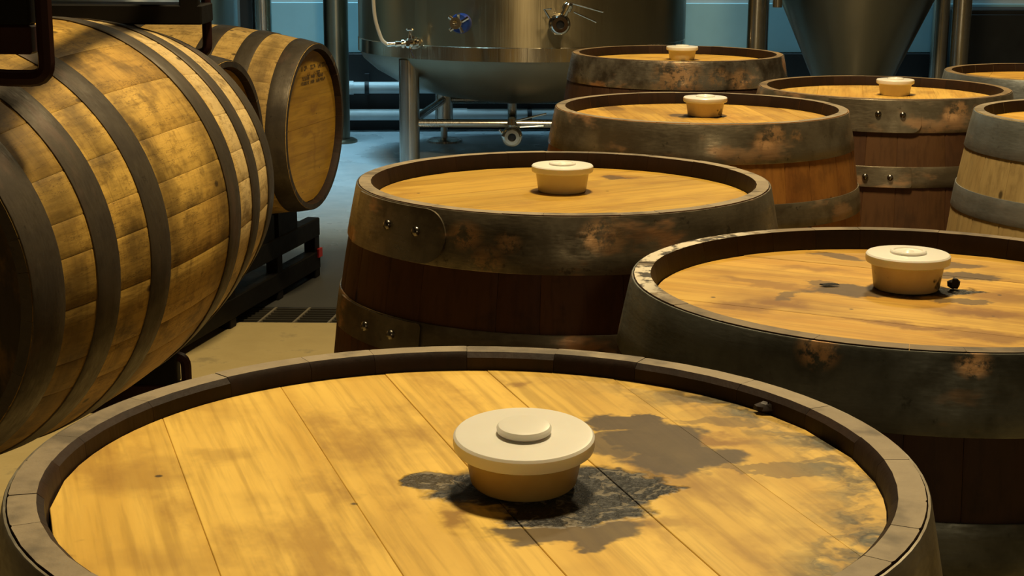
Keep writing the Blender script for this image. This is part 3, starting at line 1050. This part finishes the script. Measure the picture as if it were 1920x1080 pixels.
# ------------------------------------------------------------------ stainless tanks
TX, TY, TR = .047, 9.1, .932
t = thing('brewing_tank', 'big round stainless tank on legs with three valves on its front', 'tank', (TX, TY, 0))
MB().lathe([(TR, .684), (TR, 2.5), (TR - .05, 2.62), (.5, 2.78), (0, 2.84)], 96).build('shell', m_steel, t)
MB().lathe([(TR - .01, .612), (TR + .003, .612), (TR + .003, .682), (TR, .686)], 96).build('skirt_band', m_band, t)
MB().lathe([(0, .315), (.25, .325), (.5, .365), (.70, .430), (.83, .505), (.905, .57), (TR - .004, .614)], 96).build('bottom_dish', m_steel_dark, t)
legs = []
for (lx, ly) in ((-.558, 8.46), (-.424, 9.655), (.65, 8.46), (.55, 9.655)):
    zl = .05 if ly < 9 else .10
    m = MB().lathe([(0, zl), (.055, zl), (.055, .60), (0, .60)], 28)
    L = m.build('leg', m_leg, t, loc=(lx - TX, ly - TY, 0))
    MB().lathe([(0, 0), (.11, 0), (.11, .012), (.09, .02), (.022, .026), (.022, zl), (0, zl)], 28).build('foot', m_leg, L)
for (p, q) in (((-.558, 8.46), (.65, 8.46)), ((-.558, 8.46), (-.424, 9.655)), ((.65, 8.46), (.55, 9.655)), ((-.424, 9.655), (.55, 9.655))):
    MB().tube([(p[0] - TX, p[1] - TY, .26), (q[0] - TX, q[1] - TY, .26)], .0225, 16).build('brace', m_leg, t)


def surf(x):
    return TY - math.sqrt(TR * TR - (x - TX) ** 2)


# lever valve on the right of the tank front
def clamp_stack(m, Mx, l0=-.02):
    m.lathe([(0, l0), (.026, l0), (.026, .03), (.040, .032), (.043, .037), (.043, .047), (.040, .052), (.028, .054), (.030, .060), (.050, .064), (.056, .075), (.056, .100), (.050, .110), (.034, .114), (.034, .124), (.044, .126), (.046, .134), (.040, .140), (.022, .140), (.019, .120), (0, .120)], 28, Mx)


vx, vz = .228, .812
vM = axis_matrix((vx - TX, surf(vx) - TY, vz), (.06, -1, 0))
m = MB()
clamp_stack(m, vM)
V = m.build('lever_valve', m_chrome, t)
c = vM @ Vector((0, 0, .088))
MB().lathe([(0, 0), (.019, 0), (.019, .002), (0, .002)], 20, vM @ Matrix.Translation((0, 0, .121))).build('bore', m_bore, V)
MB().lathe([(0, .03), (.018, .03), (.018, .078), (.026, .08), (.026, .11), (.02, .118), (0, .118)], 20, axis_matrix(c, (.45, -.1, 1))).build('valve_stem', m_chrome, V)
h0 = c + Vector((.052, -.01, .108))
MB().tube([h0, h0 + Vector((.17, -.01, -.045))], .0055, 8).build('handle', m_chrome, V)
MB().tube([h0 + Vector((.02, -.02, -.045)), h0 + Vector((.135, -.025, -.095))], .0048, 8).build('handle', m_chrome, V)
MB().tube([c + Vector((-.05, .0, .03)), c + Vector((-.078, 0, .075)), c + Vector((-.04, 0, .078))], .006, 8).build('wing_nut', m_chrome, V)

# blue valve
vx, vz = -.245, .812
vM = axis_matrix((vx - TX, surf(vx) - TY, vz), (-.28, -1, 0))
m = MB().lathe([(0, -.02), (.022, -.02), (.022, .03), (.040, .032), (.042, .05), (.040, .056), (0, .056)], 24, vM)
V = m.build('blue_valve', m_chrome, t)
MB().lathe([(0, .05), (.036, .05), (.050, .06), (.052, .10), (.045, .118), (0, .12)], 24, vM).build('valve_body', m_bluehandle, V)
c = vM @ Vector((0, 0, .13))
MB().lathe([(0, -.01), (.024, -.01), (.024, .04), (.03, .042), (.03, .05), (.016, .05), (.016, .02), (0, .02)], 20, axis_matrix(c, (-.3, -1, .1))).build('outlet', m_chrome, V)
for d in ((-.05, 0, .035), (.0, -.01, .05), (-.045, -.01, -.035), (.02, 0, -.045), (.05, 0, .03)):
    MB().tube([c, c + Vector(d)], .0095, 8).build('wheel_spoke', m_chrome, V)

# sample valve with hose at the left
vx, vz = -.50, .700
pc = Vector((vx - TX, surf(vx) - TY, vz))
vM = axis_matrix(pc, (-.5, -1, 0))
m = MB().lathe([(0, -.03), (.02, -.03), (.02, .03), (.034, .032), (.034, .048), (.02, .05), (.022, .075), (.026, .08), (.026, .10), (.015, .11), (0, .11)], 24, vM)
V = m.build('sample_valve', m_chrome, t)
c = vM @ Vector((0, 0, .085))
MB().lathe([(0, 0), (.016, 0), (.016, .03), (.024, .032), (.024, .045), (.014, .048), (.018, .075), (.012, .08), (.012, .12), (0, .12)], 18, axis_matrix(c, (-1, -.1, -.06))).build('outlet', m_chrome, V)
MB().lathe([(0, 0), (.010, 0), (.010, .045), (.007, .05), (.007, .062), (.022, .064), (.024, .070), (.020, .076), (0, .076)], 18, axis_matrix(c, (0, 0, 1))).build('knob', m_chrome, V)
MB().tube([c, c + Vector((.0, -.03, -.03)), c + Vector((.02, -.035, -.075))], .005, 8, .01).build('drip_spout', m_chrome, V)
h = c + Vector((-.115, -.012, -.008))
MB().tube([h, h + Vector((-.03, -.003, .02)), h + Vector((-.065, -.004, .12)), h + Vector((-.075, -.004, .25)), h + Vector((-.055, .0, .6)), h + Vector((.02, .04, .95))], .0095, 10, .06).build('hose', m_hose, V)

# bottom drain: pipe from the dish, elbow and lever valve
px_, py_ = -.005, 8.42
MB().tube([(px_ - TX, 0, .33), (px_ - TX, 0, .205), (px_ - TX, py_ - TY, .205)], .026, 16, .07).build('drain_pipe', m_leg, t)
vM = axis_matrix((px_ - TX, py_ - TY + .02, .205), (0, -1, 0))
m = MB()
clamp_stack(m, vM, 0)
V = m.build('drain_valve', m_chrome, t)
c = vM @ Vector((0, 0, .088))
MB().lathe([(0, 0), (.019, 0), (.019, .002), (0, .002)], 20, vM @ Matrix.Translation((0, 0, .121))).build('bore', m_bore, V)
MB().lathe([(0, .03), (.018, .03), (.018, .060), (.026, .062), (.022, .095), (.012, .105), (0, .105)], 20, axis_matrix(c, (0, 0, 1))).build('valve_stem', m_chrome, V)
h0 = c + Vector((.012, -.01, .082))
MB().tube([h0, h0 + Vector((.17, -.01, .042))], .005, 8).build('handle', m_chrome, V)
MB().tube([h0 + Vector((.03, -.02, -.03)), h0 + Vector((.155, -.02, -.022))], .0045, 8).build('handle', m_chrome, V)
MB().tube([c + Vector((-.05, 0, .01)), c + Vector((-.066, 0, .035))], .007, 8).build('wing_nut', m_chrome, V)

# conical fermenter on the right
FX, FY = 1.985, 9.25
t = thing('conical_fermenter', 'steel fermenter with a pointed cone bottom between its legs', 'tank', (FX, FY, 0))
MB().lathe([(0, .20), (.05, .20), (.05, .26), (.105, .27), (.238, .45), (.438, .895), (.62, 1.30), (.62, 2.9), (.3, 3.1), (0, 3.15)], 72).build('cone', m_steel_dark, t)
for (lx, ly) in ((1.352, 8.85), (2.49, 8.85), (2.63, 9.8), (1.52, 9.8)):
    L = MB().lathe([(0, .08), (.052, .08), (.052, 1.6), (0, 1.6)], 24).build('leg', m_leg, t, loc=(lx - FX, ly - FY, 0))
    MB().lathe([(0, 0), (.10, 0), (.10, .012), (.02, .02), (.02, .08), (0, .08)], 24).build('foot', m_leg, L)
    MB().tube([(lx - FX, ly - FY, 1.55), ((lx - FX) * .8, (ly - FY) * .8, 1.55)], .03, 12).build('leg_bracket', m_leg, t)
MB().lathe([(0, 0), (.026, 0), (.026, .05), (.03, .052), (.03, .3), (0, .3)], 20, Matrix.Translation((1.447 - FX, 8.75 - FY, .872))).build('sample_pipe', m_leg, t)
MB().tube([(1.447 - FX, 8.75 - FY, 1.15), (1.60 - FX, 9.0 - FY, 1.20)], .02, 12).build('pipe_elbow', m_leg, t)

# left fermenter, mostly hidden behind the lying barrels
t = thing('storage_tank', 'tall grey steel tank behind the lying barrels at the upper left', 'tank', (-2.155, 9.0, 0))
MB().lathe([(0, .30), (.25, .36), (.48, .50), (.60, .66), (.60, 2.9), (.3, 3.1), (0, 3.15)], 72).build('shell', brushed('stainless_cool', (.55, .58, .56), .34), t)
for (lx, ly) in ((-.36, -.36), (.36, -.36), (.36, .36), (-.36, .36)):
    MB().lathe([(0, 0), (.05, 0), (.05, .60), (0, .60)], 20).build('leg', m_leg, t, loc=(lx, ly, 0))

for (x, y, r, mat, lab) in ((-1.492, 9.45, .056, m_leg, 'bright slim steel post left of the blue wall band'),
                            (-1.075, 9.62, .075, m_steel_dark, 'thick dark steel post standing left of the big tank')):
    t = thing('steel_post', lab, 'post', (x, y, 0))
    MB().lathe([(0, .02), (r, .02), (r, 4.6), (0, 4.6)], 28).build('shaft', mat, t)
    MB().lathe([(0, 0), (r + .045, 0), (r + .045, .012), (r + .03, .022), (0, .024)], 28).build('base_plate', mat, t)

# black cabinets against the back wall
def cabinet(x0, x1, h, label):
    t = thing('storage_cabinet', label, 'cabinet', wall_pt(x0, -.4, 0))
    rot = Matrix.Rotation(R(4.43), 4, 'Z')
    t.rotation_euler = (0, 0, R(4.43))
    w = x1 - x0
    MB().box((0, 0, .0), (w, .38, h), bevel=.006).build('body', m_blackbox, t)
    n = max(1, round(w / .6))
    for k in range(n):
        MB().box((k * w / n + .006, -.018, .06), ((k + 1) * w / n - .006, 0, h - .03), bevel=.004).build('door', m_blackbox, t)
    return t


cabinet(2.76, 4.5, .80, 'low black cabinet against the back wall at the right')
cabinet(-2.9, -1.63, 1.15, 'black cabinet behind the bright slim post')
